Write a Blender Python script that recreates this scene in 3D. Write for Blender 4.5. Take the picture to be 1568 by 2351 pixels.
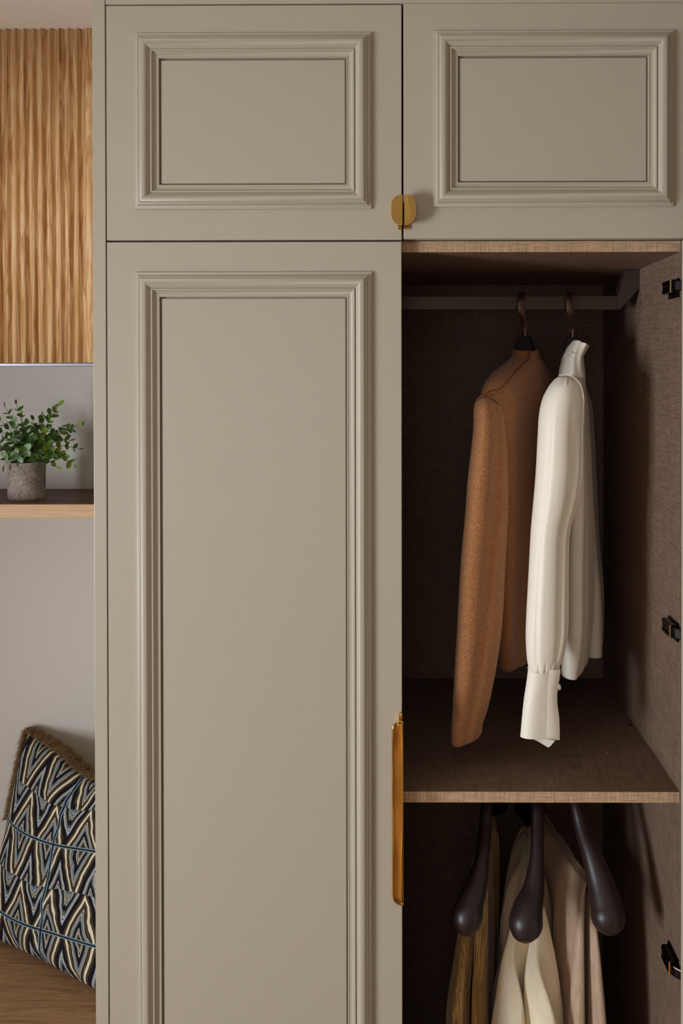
import bpy, bmesh, math, random
from mathutils import Vector, Matrix, noise
random.seed(7)
for o in list(bpy.data.objects): bpy.data.objects.remove(o)
S = bpy.context.scene; COL = S.collection
W, H, F = 1568.0, 2351.0, 2025.0          # frame and focal length in pixels
EZ, CY = 1.70, -1.5                        # eye height, camera distance from the carcass front (y = 0)
YAW, PITCH, ROLL = 0.006, 0.008, 0.0012
# ---------------------------------------------------------------- camera
cd = bpy.data.cameras.new('camera'); cam = bpy.data.objects.new('camera', cd); COL.objects.link(cam)
RM = Matrix.Rotation(YAW, 3, 'Z') @ Matrix.Rotation(math.pi/2-PITCH, 3, 'X') @ Matrix.Rotation(-ROLL, 3, 'Z')
cam.matrix_world = Matrix.Translation((0, CY, EZ)) @ RM.to_4x4()
RI = RM.transposed()
d0 = RI @ Vector((0, 1, 0))
PX = 909 - F*d0.x/(-d0.z); PY = 856 + F*d0.y/(-d0.z)      # principal point that puts the depth vanishing point at (909, 856)
cd.sensor_fit = 'VERTICAL'; cd.sensor_height = 24; cd.lens = F/H*24
cd.shift_x = (W/2-PX)/H; cd.shift_y = (PY-H/2)/H
cd.clip_start = 0.02
S.camera = cam
def at(px, py, y):
    """world point that lies at picture point (px, py) and at depth y"""
    v = RM @ Vector(((px-PX)/F, -(py-PY)/F, -1))
    t = (y-CY)/v.y
    return Vector((0, CY, EZ)) + v*t
def ppm(y): return F/(y-CY)                 # pixels per metre at depth y
# ---------------------------------------------------------------- world, lights, exposure
wd = bpy.data.worlds.new('world'); S.world = wd; wd.use_nodes = True
wd.node_tree.nodes['Background'].inputs[0].default_value = (0.75, 0.85, 1, 1)
wd.node_tree.nodes['Background'].inputs[1].default_value = 0.6
def area(name, loc, rot, sx, sy, power, col):
    l = bpy.data.lights.new(name, 'AREA'); l.shape = 'RECTANGLE'; l.size = sx; l.size_y = sy
    l.energy = power; l.color = col
    o = bpy.data.objects.new(name, l); COL.objects.link(o); o.location = loc; o.rotation_euler = rot
    return o
RX0, RX1, RY0, CEIL = -2.1, 2.4, -3.8, EZ+0.685
area('window_daylight', (RX0-0.42, -1.78, 1.16), (0, -math.pi/2, 0), 1.0, 1.0, 106, (0.86, 0.93, 1.0))
area('added_rear_fill', (-0.6, RY0-0.06, 1.35), (math.pi/2, 0, 0), 1.3, 1.3, 4.5, (1.0, 0.93, 0.84))  # fill lamp added behind the camera, no known source there
S.view_settings.view_transform = 'Standard'; S.view_settings.look = 'None'
S.view_settings.gamma = 1; S.view_settings.use_curve_mapping = False
S.view_settings.exposure = 0.0
# ---------------------------------------------------------------- materials
def lin(r, g, b):
    f = lambda c: (c/255/12.92) if c/255 <= .04045 else ((c/255+.055)/1.055)**2.4
    return (f(r), f(g), f(b), 1)
class M:
    def __init__(s, name, rough=.5, metal=0, spec=.5):
        s.m = bpy.data.materials.new(name); s.m.use_nodes = True; s.t = s.m.node_tree
        s.b = s.t.nodes['Principled BSDF']
        s.b.inputs['Roughness'].default_value = rough; s.b.inputs['Metallic'].default_value = metal
        s.b.inputs['Specular IOR Level'].default_value = spec
        s.tc = s.t.nodes.new('ShaderNodeTexCoord')
    def n(s, typ, **kw):
        x = s.t.nodes.new(typ)
        for k, v in kw.items(): setattr(x, k, v)
        return x
    def l(s, a, b): s.t.links.new(a, b)
    def mapv(s, scale, src='Object', rnd=False):
        mp = s.n('ShaderNodeMapping'); mp.inputs['Scale'].default_value = scale
        s.l(s.tc.outputs[src], mp.inputs['Vector'])
        if rnd:
            oi = s.n('ShaderNodeObjectInfo'); ml = s.n('ShaderNodeMath', operation='MULTIPLY'); ml.inputs[1].default_value = 37
            s.l(oi.outputs['Random'], ml.inputs[0]); cx = s.n('ShaderNodeCombineXYZ')
            s.l(ml.outputs[0], cx.inputs[0]); s.l(ml.outputs[0], cx.inputs[1]); s.l(cx.outputs[0], mp.inputs['Location'])
        return mp.outputs[0]
    def noise(s, vec, scale=1, detail=3, rough=.5, dist=0):
        x = s.n('ShaderNodeTexNoise'); x.inputs['Scale'].default_value = scale; x.inputs['Detail'].default_value = detail
        x.inputs['Roughness'].default_value = rough; x.inputs['Distortion'].default_value = dist
        s.l(vec, x.inputs['Vector']); return x.outputs[0]
    def ramp(s, val, stops, interp='LINEAR'):
        r = s.n('ShaderNodeValToRGB'); r.color_ramp.interpolation = interp; e = r.color_ramp.elements
        while len(e) < len(stops): e.new(.5)
        for k, (p, c) in enumerate(stops): e[k].position = p; e[k].color = c
        s.l(val, r.inputs[0]); return r.outputs[0]
    def math(s, op, a, b=None, c=None):
        x = s.n('ShaderNodeMath', operation=op)
        for i, v in enumerate((a, b, c)):
            if v is None: continue
            if isinstance(v, (int, float)): x.inputs[i].default_value = v
            else: s.l(v, x.inputs[i])
        return x.outputs[0]
    def bump(s, val, strength=.3, dist=.001):
        x = s.n('ShaderNodeBump'); x.inputs['Strength'].default_value = strength; x.inputs['Distance'].default_value = dist
        s.l(val, x.inputs['Height']); s.l(x.outputs[0], s.b.inputs['Normal']); return s
    def color(s, c):
        if isinstance(c, tuple): s.b.inputs['Base Color'].default_value = c
        else: s.l(c, s.b.inputs['Base Color'])
        return s
def paint(name, c, rough=.5, spec=.4, var=.03):
    m = M(name, rough, 0, spec); v = m.noise(m.mapv((1, 1, 1)), 300, 2)
    c2 = tuple(x*(1-var) for x in c[:3])+(1,); m.color(m.ramp(v, [(.3, c2), (.7, c)])); m.bump(v, .06, .0003); return m.m
def wood(name, dark, mid, light, axis='Z', rough=.45, sc=1.0, rnd=False, bands=.5):
    m = M(name, rough, 0, .35)
    st = {'Z': (14, 14, 1.0), 'X': (1.0, 14, 14), 'Y': (14, 1.0, 14)}[axis]
    fn = {'Z': (260, 260, 6), 'X': (6, 260, 260), 'Y': (260, 6, 260)}[axis]
    a = m.noise(m.mapv(tuple(x*sc for x in st), rnd=rnd), 3.0, 4, .55, 1.2)
    w = m.math('FRACT', m.math('MULTIPLY', a, 5.0)); w = m.math('PINGPONG', m.math('MULTIPLY', w, 2.0), 1.0)
    b = m.noise(m.mapv(fn, rnd=rnd), 1.0, 3, .6)
    v = m.math('ADD', m.math('MULTIPLY', w, bands), m.math('MULTIPLY', b, 1-bands))
    v = m.math('ADD', m.math('MULTIPLY', a, .35), m.math('MULTIPLY', v, .65))
    m.color(m.ramp(v, [(.25, dark), (.45, mid), (.68, light)])); m.bump(b, .25, .0006); return m.m
def linen(name, dark, light, rough=.55):
    m = M(name, rough, 0, .35)
    a = m.noise(m.mapv((850, 850, 26)), 1, 2, .6); b = m.noise(m.mapv((26, 850, 850)), 1, 2, .6); c = m.noise(m.mapv((850, 26, 850)), 1, 2, .6)
    v = m.math('DIVIDE', m.math('ADD', m.math('ADD', a, b), c), 3.0)
    m.color(m.ramp(v, [(.40, dark), (.58, light)])); m.bump(v, .35, .0006); return m.m
MT = {}
MT['door'] = paint('sage_grey_lacquer', lin(184, 174, 155), .38, .5)
MT['wall'] = paint('niche_wall_paint', lin(220, 213, 204), .8, .2)
MT['room'] = paint('room_wall_paint', lin(154, 138, 118), .9, .1)
MT['ceil'] = paint('ceiling_paint', lin(236, 224, 212), .9, .1)
MT['floorw'] = wood('floor_oak', lin(120, 84, 52), lin(160, 118, 78), lin(186, 146, 102), 'Y')
MT['oak'] = wood('golden_oak', lin(140, 88, 46), lin(208, 158, 102), lin(242, 208, 160), 'Z', .42, 1.0, True, .38)
MT['shelfw'] = wood('shelf_edge_oak', lin(190, 148, 108), lin(210, 168, 126), lin(222, 184, 142), 'X', .5, 1.5, False, .15)
MT['shelftop'] = wood('shelf_top_dark', lin(84, 56, 42), lin(100, 70, 52), lin(112, 82, 62), 'X', .55, .6)  # darker brown than the shelf board
MT['benchw'] = wood('bench_oak', lin(120, 84, 54), lin(164, 124, 86), lin(188, 150, 110), 'X', .5, 1.6, False, .3)
MT['linen'] = linen('linen_melamine', lin(88, 68, 55), lin(142, 116, 98))
MT['linenlit'] = linen('linen_melamine_lit_edge', lin(136, 104, 78), lin(214, 180, 146))  # same melamine, brightness of lit front edges put into the colour
def simple(name, c, rough, metal=0, spec=.5):
    m = M(name, rough, metal, spec); m.color(c); m.bump(m.noise(m.mapv((1, 1, 1)), 250, 2), .04, .0003); return m.m
def brushed(name, c, rough):
    m = M(name, rough, 1); v = m.noise(m.mapv((1500, 1500, 25)), 1, 2)
    m.color(m.ramp(v, [(.3, tuple(x*.82 for x in c[:3])+(1,)), (.7, c)])); m.bump(v, .12, .0003); return m.m
MT['brass'] = brushed('brushed_brass', lin(206, 166, 92), .30)
MT['gold'] = M('polished_brass', .06, 1); MT['gold'].color(lin(230, 186, 110)); MT['gold'].bump(MT['gold'].noise(MT['gold'].mapv((45, 45, 9)), 1, 1), .6, .012); MT['gold'] = MT['gold'].m
MT['black'] = simple('black_hanger_plastic', lin(26, 20, 20), .55)
MT['hingem'] = simple('black_nickel', lin(52, 46, 46), .22, 1)
MT['chrome'] = simple('bright_pin', lin(235, 200, 150), .15, 1)
MT['railm'] = simple('bronze_rail', lin(92, 78, 72), .38, .7)
MT['hookm'] = simple('bronze_hook', lin(104, 82, 70), .35, .85)
MT['hangw'] = simple('dark_stained_wood', lin(40, 25, 23), .42)
MT['strip'] = simple('aluminium_profile', lin(190, 190, 200), .35, .6)
MT['soil'] = simple('potting_moss', lin(50, 42, 30), .9)
def knit():
    m = M('camel_knit', .95, 0, .1)
    a = m.noise(m.mapv((900, 900, 300)), 1, 2, .6); b = m.noise(m.mapv((1, 1, 1)), 520, 4, .7)
    w = m.n('ShaderNodeTexWave', wave_type='BANDS', bands_direction='X'); w.inputs['Scale'].default_value = 170; w.inputs['Distortion'].default_value = 1.5
    w2 = m.n('ShaderNodeTexWave', wave_type='BANDS', bands_direction='Z'); w2.inputs['Scale'].default_value = 120; w2.inputs['Distortion'].default_value = 1.5
    m.l(m.tc.outputs['Object'], w.inputs['Vector']); m.l(m.tc.outputs['Object'], w2.inputs['Vector'])
    v = m.math('ADD', m.math('MULTIPLY', a, .6), m.math('MULTIPLY', b, .4))
    m.color(m.ramp(v, [(.35, lin(134, 84, 50)), (.5, lin(170, 114, 72)), (.66, lin(204, 150, 102))]))
    h = m.math('ADD', m.math('MULTIPLY', w.outputs[1], w2.outputs[1]), a); m.bump(h, .55, .0014)
    m.b.inputs['Sheen Weight'].default_value = .25; return m.m
def cloth(name, c1, c2, rough=.7, sheen=.15, scl=(700, 700, 120), bmp=.12):
    m = M(name, rough, 0, .3); v = m.noise(m.mapv(scl), 1, 3, .5); m.color(m.ramp(v, [(.3, c1), (.7, c2)])); m.bump(v, bmp, .0006)
    m.b.inputs['Sheen Weight'].default_value = sheen; return m.m
MT['knit'] = knit()
MT['knitseam'] = simple('camel_seam', lin(112, 68, 36), .95)
MT['satin'] = cloth('ivory_satin', lin(246, 236, 218), lin(250, 241, 226), .45, .1, (300, 300, 60), .05)
MT['cream'] = cloth('cream_trouser_cloth', lin(242, 224, 192), lin(248, 234, 208), .75, .2, (260, 260, 40), .15)
MT['beige'] = cloth('beige_trouser_cloth', lin(176, 148, 122), lin(200, 172, 146), .75, .2, (300, 300, 40), .2)
MT['olive'] = cloth('olive_corduroy', lin(84, 60, 28), lin(230, 184, 112), .8, .3, (520, 520, 7), .8)
def pot_mat():
    m = M('rough_concrete', .95, 0, .15); v = m.noise(m.mapv((1, 1, 1)), 220, 5, .7); v2 = m.noise(m.mapv((1, 1, 1)), 40, 3)
    x = m.math('ADD', m.math('MULTIPLY', v, .7), m.math('MULTIPLY', v2, .3))
    m.color(m.ramp(x, [(.32, lin(96, 84, 78)), (.5, lin(160, 148, 138)), (.66, lin(196, 184, 172))])); m.bump(v, .8, .002); return m.m
MT['pot'] = pot_mat()
def leafm(name, c1, c2):
    m = M(name, .42, 0, .4); v = m.noise(m.mapv((1, 1, 1), rnd=True), 90, 2)
    m.color(m.ramp(v, [(.3, c1), (.7, c2)])); m.b.inputs['Transmission Weight'].default_value = 0
    m.bump(v, .2, .001); return m.m
MT['leaf1'] = leafm('leaf_green', lin(62, 104, 50), lin(112, 152, 78))
MT['leaf2'] = leafm('leaf_sage', lin(116, 150, 110), lin(164, 188, 146))
MT['leaf3'] = leafm('leaf_lime', lin(104, 128, 30), lin(146, 164, 58))
MT['stem'] = simple('green_stem', lin(92, 112, 66), .6)
MT['fringe'] = cloth('fringe_thread', lin(100, 72, 38), lin(176, 136, 80), .85, .3, (300, 300, 300))
def cushion_mat():
    m = M('geometric_weave', .9, 0, .15)
    sx = m.n('ShaderNodeSeparateXYZ'); m.l(m.tc.outputs['UV'], sx.inputs[0])
    wob = m.math('MULTIPLY', m.math('SUBTRACT', m.noise(m.tc.outputs['UV'], 9, 2), .5), .035)
    wv = m.math('MULTIPLY', m.math('SINE', m.math('MULTIPLY', sx.outputs[0], 5.0)), .03)
    u = m.math('ADD', sx.outputs[0], wob); v = m.math('ADD', m.math('ADD', sx.outputs[1], wob), wv)
    vb = m.math('MULTIPLY', v, 2.45); band = m.math('FLOOR', vb); bv = m.math('FRACT', vb)
    uu = m.math('ADD', m.math('MULTIPLY', u, 4.6), m.math('MULTIPLY', band, .37))
    x = m.math('PINGPONG', uu, .5); y = m.math('PINGPONG', bv, .5)
    skew = m.math('MULTIPLY', m.math('SUBTRACT', bv, .5), .10)
    f = m.math('ADD', m.math('MULTIPLY', m.math('ABSOLUTE', m.math('SUBTRACT', x, skew)), 2.0), m.math('MULTIPLY', y, 1.55))
    K, Wt, B, O, C = lin(26, 20, 24), lin(222, 214, 196), lin(120, 142, 156), lin(76, 62, 40), lin(226, 216, 192)
    seq = [(K, .03), (B, .035), (K, .02), (Wt, .018), (K, .03), (Wt, .018), (K, .09), (B, .014), (K, .02), (Wt, .018), (K, .022), (Wt, .018), (B, .03), (K, .13), (O, .08), (C, .075), (O, .08), (K, .03), (Wt, .018), (K, .024), (Wt, .018), (K, .02), (B, .03), (K, .1), (Wt, .018), (K, .024), (Wt, .018), (O, .06), (K, .07), (B, .03)]
    stops, p = [], 0
    for c, wd_ in seq: stops.append((p, c)); p += wd_
    stops = [(q/p, c) for q, c in stops]
    c1 = m.ramp(m.math('DIVIDE', f, 1.85), stops[:30], 'CONSTANT')
    # teal cord lines that cross the weave
    l1 = m.math('PINGPONG', m.math('ADD', m.math('MULTIPLY', sx.outputs[1], 2.45), m.math('MULTIPLY', wv, 2.0)), .5)
    l1 = m.math('SUBTRACT', .5, l1)
    l2 = m.math('PINGPONG', m.math('ADD', m.math('MULTIPLY', sx.outputs[0], 2.0), m.math('MULTIPLY', wob, 2.0)), .5)
    mn = m.math('MINIMUM', l1, l2)
    mask = m.math('LESS_THAN', mn, .022); core = m.math('LESS_THAN', mn, .009)
    mx = m.n('ShaderNodeMix', data_type='RGBA'); m.l(mask, mx.inputs['Factor']); m.l(c1, mx.inputs[6]); mx.inputs[7].default_value = lin(120, 146, 160)
    mx2 = m.n('ShaderNodeMix', data_type='RGBA'); m.l(core, mx2.inputs['Factor']); m.l(mx.outputs[2], mx2.inputs[6]); mx2.inputs[7].default_value = K
    m.color(mx2.outputs[2]); m.bump(m.noise(m.mapv((1, 1, 1)), 900, 2), .3, .0006); return m.m
MT['cushion'] = cushion_mat()
# ---------------------------------------------------------------- object helpers
def empty(name, loc, label=None, cat=None, group=None):
    o = bpy.data.objects.new(name, None); COL.objects.link(o); o.location = loc; o.empty_display_size = .05
    if label: o['label'] = label; o['category'] = cat
    if group: o['group'] = group
    bpy.context.view_layer.update()
    return o
def mk(name, bm, mats, parent=None, smooth=False, label=None, cat=None, kind=None, auto=None):
    me = bpy.data.meshes.new(name); bmesh.ops.recalc_face_normals(bm, faces=bm.faces[:]) ; bm.to_mesh(me); bm.free()
    for m in (mats if isinstance(mats, (list, tuple)) else [mats]): me.materials.append(m)
    if smooth: me.shade_smooth()
    if auto: me.shade_smooth(); me.set_sharp_from_angle(angle=math.radians(auto))
    o = bpy.data.objects.new(name, me); COL.objects.link(o)
    if parent:
        o.parent = parent
        p, off = parent, Vector((0, 0, 0))
        while p: off += p.location; p = p.parent
        me.transform(Matrix.Translation(-off))
    if label: o['label'] = label
    if cat: o['category'] = cat
    if kind: o['kind'] = kind
    return o
def box(bm, x0, x1, y0, y1, z0, z1, bev=0, mi=0):
    r = bmesh.ops.create_cube(bm, size=1)
    vs = r['verts']
    for v in vs: v.co = Vector(((x0+x1)/2+v.co.x*(x1-x0), (y0+y1)/2+v.co.y*(y1-y0), (z0+z1)/2+v.co.z*(z1-z0)))
    fs = set(f for v in vs for f in v.link_faces)
    for f in fs: f.material_index = mi
    if bev:
        es = list(set(e for v in vs for e in v.link_edges))
        bmesh.ops.bevel(bm, geom=es, offset=bev, segments=2, affect='EDGES', profile=.6)
def bx(name, b, mat, parent=None, bev=0.0006, **k):
    bm = bmesh.new(); box(bm, *b, bev=bev); return mk(name, bm, mat, parent, **k)
def struct(name, b, mat, parent=None):
    o = bx(name, b, mat, parent, bev=0)
    if not parent: o['kind'] = 'structure'
    return o
def loft(bm, rings, cap=True, mi=0):
    vr = [[bm.verts.new(p) for p in r] for r in rings]; n = len(rings[0])
    for a, b in zip(vr[:-1], vr[1:]):
        for i in range(n):
            f = bm.faces.new((a[i], a[(i+1) % n], b[(i+1) % n], b[i])); f.material_index = mi
    if cap:
        for r in (vr[0], vr[-1]):
            c = bm.verts.new(sum((v.co for v in r), Vector())/n)
            for i in range(n): f = bm.faces.new((r[i], r[(i+1) % n], c)); f.material_index = mi
def cat_rom(rows, n):
    """resample rows of numbers with a Catmull-Rom curve"""
    out = []; m = len(rows)-1
    for k in range(n+1):
        t = k/n*m; i = min(int(t), m-1); f = t-i
        p = [rows[max(0, min(m, i+j))] for j in (-1, 0, 1, 2)]
        out.append([.5*((2*b)+(-a+c)*f+(2*a-5*b+4*c-d)*f*f+(-a+3*b-3*c+d)*f**3) for a, b, c, d in zip(*p)])
    return out
def interp(tbl, x):
    if x <= tbl[0][0]: return tbl[0][1:]
    for a, b in zip(tbl[:-1], tbl[1:]):
        if x <= b[0]:
            f = (x-a[0])/(b[0]-a[0]); f = f*f*(3-2*f)*.35+f*.65
            return [u*(1-f)+v*f for u, v in zip(a[1:], b[1:])]
    return tbl[-1][1:]
def tube(bm, pts, radii, n=16, samples=None, up=Vector((1, 0, 0)), flat=(1, 1), mi=0):
    rows = [list(p)+[r] for p, r in zip(pts, radii)]
    if samples: rows = cat_rom(rows, samples)
    P = [Vector(r[:3]) for r in rows]; R = [max(.0002, r[3]) for r in rows]; rings = []
    for i, p in enumerate(P):
        t = (P[min(i+1, len(P)-1)]-P[max(i-1, 0)]).normalized()
        a = (up-t*up.dot(t)).normalized(); b = t.cross(a)
        rings.append([p+a*(R[i]*flat[0]*math.cos(2*math.pi*k/n))+b*(R[i]*flat[1]*math.sin(2*math.pi*k/n)) for k in range(n)])
    loft(bm, rings, mi=mi)
def ribbon(bm, pts, w, th, samples=30, up=Vector((1, 0, 0))):
    rows = cat_rom([list(p) for p in pts], samples); P = [Vector(r) for r in rows]; rings = []
    for i, p in enumerate(P):
        t = (P[min(i+1, len(P)-1)]-P[max(i-1, 0)]).normalized()
        a = (up-t*up.dot(t)).normalized(); b = t.cross(a)
        rings.append([p+a*(w/2*sx)+b*(th/2*sy) for sx, sy in ((-1, -.6), (-.8, -1), (.8, -1), (1, -.6), (1, .6), (.8, 1), (-.8, 1), (-1, .6))])
    loft(bm, rings)
def prism(bm, poly, y0, y1, bev=0):
    """polygon in x,z pushed between two depths"""
    a = [bm.verts.new((x, y0, z)) for x, z in poly]; b = [bm.verts.new((x, y1, z)) for x, z in poly]; n = len(poly)
    fs = [bm.faces.new(a), bm.faces.new(b[::-1])]
    for i in range(n): fs.append(bm.faces.new((a[i], a[(i+1) % n], b[(i+1) % n], b[i])))
    if bev:
        es = list(fs[0].edges)+list(fs[1].edges)
        bmesh.ops.bevel(bm, geom=es, offset=bev, segments=2, affect='EDGES', profile=.6)
# ---------------------------------------------------------------- the room
YW = 0.58                                        # back wall of the niche
struct('floor', (RX0-.36, RX1+.1, RY0-.1, YW+.1, -.08, 0), MT['floorw'])
struct('ceiling', (RX0-.36, RX1+.1, RY0-.1, YW+.1, CEIL, CEIL+.1), MT['ceil'])
struct('wall_back', (RX0-.1, RX1+.1, YW, YW+.1, 0, CEIL), MT['wall'])
struct('wall_right', (RX1, RX1+.1, RY0, YW, 0, CEIL), MT['room'])
def holed(name, along, fixed, lo, hi, a0, a1, z0, z1, mat):
    bm = bmesh.new()
    for (p, q, r, s) in ((lo, a0, 0, CEIL), (a1, hi, 0, CEIL), (a0, a1, 0, z0), (a0, a1, z1, CEIL)):
        if along == 'y': box(bm, fixed[0], fixed[1], p, q, r, s)
        else: box(bm, p, q, fixed[0], fixed[1], r, s)
    mk(name, bm, mat, kind='structure')
holed('wall_left', 'y', (RX0-.36, RX0), RY0, YW, -2.20, -1.14, .66, 1.70, MT['room'])  # unseen wall made deep so its window reveal cuts light toward the top
holed('wall_front', 'x', (RY0-.1, RY0), RX0, RX1, -1.3, .1, .7, 2.05, MT['room'])  # opening added for the rear fill lamp
def wframe(name, along, c, a0, a1, z0, z1):
    bm = bmesh.new()
    for (p, q, r, s) in ((a0, a0+.04, z0, z1), (a1-.04, a1, z0, z1), (a0+.04, a1-.04, z0, z0+.04), (a0+.04, a1-.04, z1-.04, z1)):
        if along == 'y': box(bm, c-.03, c+.03, p, q, r, s)
        else: box(bm, p, q, c-.03, c+.03, r, s)
    mk(name, bm, MT['ceil'], kind='structure')
wframe('window_1', 'y', RX0-.30, -2.20, -1.14, .66, 1.70)
wframe('added_rear_window', 'x', RY0+.0, -1.3, .1, .7, 2.05)  # unseen frame added around the rear fill lamp
# ---------------------------------------------------------------- wardrobe dimensions
DF, DB = -0.022, -0.002                          # door front and back
XL0, XL1 = -.508, -.4865                         # end panel
XI0, XI1 = -.467, .483                           # inside of the carcass
YB = .56
zt = lambda py, y=DF: at(909, py, y).z
xt = lambda px, y=DF, py=900: at(px, py, y).x
ep = bx('end_panel', (XL0, XL1, DF, YW-.002, .0, CEIL-.002), MT['door'], bev=.001, label='tall narrow sage grey end panel at the left side of the wardrobe, beside the niche', cat='panel')
ep2 = bx('end_panel', (.512, .534, 0, YW-.002, .0, CEIL-.002), MT['door'], bev=.001, label='sage grey end panel at the far right side of the wardrobe', cat='panel')
o = bx('trim_1', (XL1+.001, .511, DF, -.004, zt(7.5), CEIL-.002), MT['door'], bev=.001); o['kind'] = 'structure'

PROF = [(0, 0), (0, 4.2), (.6, 5), (2, 5.1), (5, 5.6), (7.5, 7.2), (9.3, 9.6), (9.6, 9.2), (10, 8.8), (10.4, 11.0), (12.4, 11.6), (13, 10.9), (13.6, 11.6), (15.5, 13.4), (18, 14.6), (21, 15.2), (24, 15.0), (27, 13.9), (30, 12.0), (33.5, 9.2), (36.5, 6.8), (37.6, 6.2), (38.0, 8.2), (38.8, 8.8), (41.2, 8.8), (41.9, 8.0), (42.3, 6.2), (44, 4.6), (47, 3.3), (50.5, 2.7), (53.4, 2.7), (53.9, 3.4), (55.6, 3.5), (56.3, 3.0), (56.4, -3.5)]
def moulding(x0, x1, z0, z1, parent, px=.00073):
    bm = bmesh.new(); rings = []
    for w, h in PROF:
        w *= px; h *= .001
        rings.append([Vector((x0+w, DF-h, z0+w)), Vector((x1-w, DF-h, z0+w)), Vector((x1-w, DF-h, z1-w)), Vector((x0+w, DF-h, z1-w))])
    vr = [[bm.verts.new(p) for p in r] for r in rings]
    for a, b in zip(vr[:-1], vr[1:]):
        for i in range(4): bm.faces.new((a[i], a[(i+1) % 4], b[(i+1) % 4], b[i]))
    for e in bm.edges:                                           # mitre lines stay crisp
        d = e.verts[0].co-e.verts[1].co
        if abs(d.x) > 1e-6 and abs(d.z) > 1e-6: e.smooth = False
    me = mk('panel_moulding', bm, MT['door'], parent, auto=38)
    return me
def door(x0, x1, z0, z1, mx0, mx1, mz0, mz1, parent):
    """door slab with a shadow-gap recess inside the applied moulding"""
    px = .00073; g0, g1 = 56.2*px, 60.0*px
    bm = bmesh.new()
    def fr(a, y): return [Vector((mx0+a, y, mz0+a)), Vector((mx1-a, y, mz0+a)), Vector((mx1-a, y, mz1-a)), Vector((mx0+a, y, mz1-a))]
    be = .0009
    out = lambda i, y: [Vector((x0+i, y, z0+i)), Vector((x1-i, y, z0+i)), Vector((x1-i, y, z1-i)), Vector((x0+i, y, z1-i))]
    rings = [out(0, DB), out(0, DF+be), out(be, DF), fr(g0, DF), fr(g0, DF+.005), fr(g1, DF+.005), fr(g1, DF+.0006), fr(g1+.0006, DF)]
    vr = [[bm.verts.new(p) for p in r] for r in rings]
    for a, b in zip(vr[:-1], vr[1:]):
        for i in range(4): bm.faces.new((a[i], a[(i+1) % 4], b[(i+1) % 4], b[i]))
    bm.faces.new(vr[-1]); bm.faces.new(vr[0][::-1])
    d = mk('cabinet_door', bm, MT['door'], parent)
    moulding(mx0, mx1, mz0, mz1, d)
    return d
# upper cabinet
oc = empty('overhead_cabinet', (0, 0, zt(552)), 'sage grey overhead cabinet with two moulded doors and a pair of brass knobs', 'cabinet')
z0u, z1u = EZ+.2257, CEIL-.06
xd0, xd1, xd2 = xt(246.5), xt(922.3, DF, 400), xt(926.3, DF, 300)
ULz0, ULz1 = zt(550.5), zt(10.5)
URz0, URz1 = zt(548), zt(7.8)
dUL = door(xd0, xd1, ULz0, ULz1, xt(312), xt(853), zt(480.5), zt(76.5), oc)
dUR = door(xd2, .509, URz0, URz1, xt(995), xt(1543), zt(476.5), zt(73.5), oc)
for n_, b in (('side_panel', (XI0-.018, XI0, 0, YB, z0u, z1u)), ('side_panel', (XI1, XI1+.018, 0, YB, z0u, z1u)), ('bottom_panel', (XI0, XI1, 0, YB, z0u, z0u+.018)), ('top_panel', (XI0, XI1, 0, YB, z1u-.018, z1u)), ('back_panel', (XI0-.018, XI1+.018, YB, YB+.01, z0u, z1u))):
    bx(n_, b, MT['linen'], oc)
# lower wardrobe
wz1 = EZ+.2237; wz0 = .0
wr = empty('wardrobe', (0, 0, 0), 'built-in wardrobe with closed sage grey left door and open brown interior', 'wardrobe')
ZB = .09
bx('side_panel', (XI0-.018, XI0, 0, YB, wz0, wz1), MT['linen'], wr)
bx('side_panel', (XI1, XI1+.018, 0, YB, wz0, wz1), MT['linen'], wr)
bx('back_panel', (XI0-.018, XI1+.018, YB, YB+.01, wz0, wz1), MT['linen'], wr)
bx('bottom_panel', (XI0, XI1, 0, YB, ZB-.018, ZB), MT['linen'], wr)
def edged(name, z0, z1, parent):
    bm = bmesh.new(); box(bm, XI0, XI1, 0, YB, z0, z1, bev=.0007)
    for f in bm.faces:
        if f.normal.y < -.6: f.material_index = 1
    return mk(name, bm, [MT['linen'], MT['linenlit']], parent)
edged('top_panel', EZ+.2047, wz1, wr)
zs1, zs0 = at(1250, 1818, 0).z, at(1250, 1843, 0).z
shelf = edged('shelf', zs0, zs1, wr)
LLz1 = zt(554.5)
dLL = door(xd0, xt(923, DF, 1600), .08, LLz1, xt(312, DF, 900), xt(853.5, DF, 900), .16, zt(624.5), wr)
bx('plinth', (XI0-.018, XI1+.018, .03, .05, 0, ZB-.02), MT['door'], wr)
# shelf fittings
for px, py in ((1447, 1667), (1395, 1732)):
    h = (EZ-zs1); y = h*F/(py-856)+CY; p = at(px, py, y); bm = bmesh.new()
    r_ = .0042 if px > 1400 else .0012
    bmesh.ops.create_cone(bm, cap_ends=True, segments=16, radius1=r_, radius2=r_*.8, depth=.0016, matrix=Matrix.Translation((p.x, y, zs1+.0008)))
    mk('shelf_screw', bm, MT['hingem'] if px > 1400 else MT['chrome'], shelf)
# open door, swung out past ninety degrees at the right
ang = math.radians(12)
bm = bmesh.new(); L = .495; box(bm, 0, .020, -L, 0, .08, LLz1, bev=.0009)
hx = at(1564, 1900, -.03).x
rot = Matrix.Translation((hx, -.028, 0)) @ Matrix.Rotation(ang, 4, 'Z')
bmesh.ops.transform(bm, matrix=rot, verts=bm.verts)
dOP = mk('cabinet_door', bm, MT['door'], wr, label='open right-hand door seen almost edge on')
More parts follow.
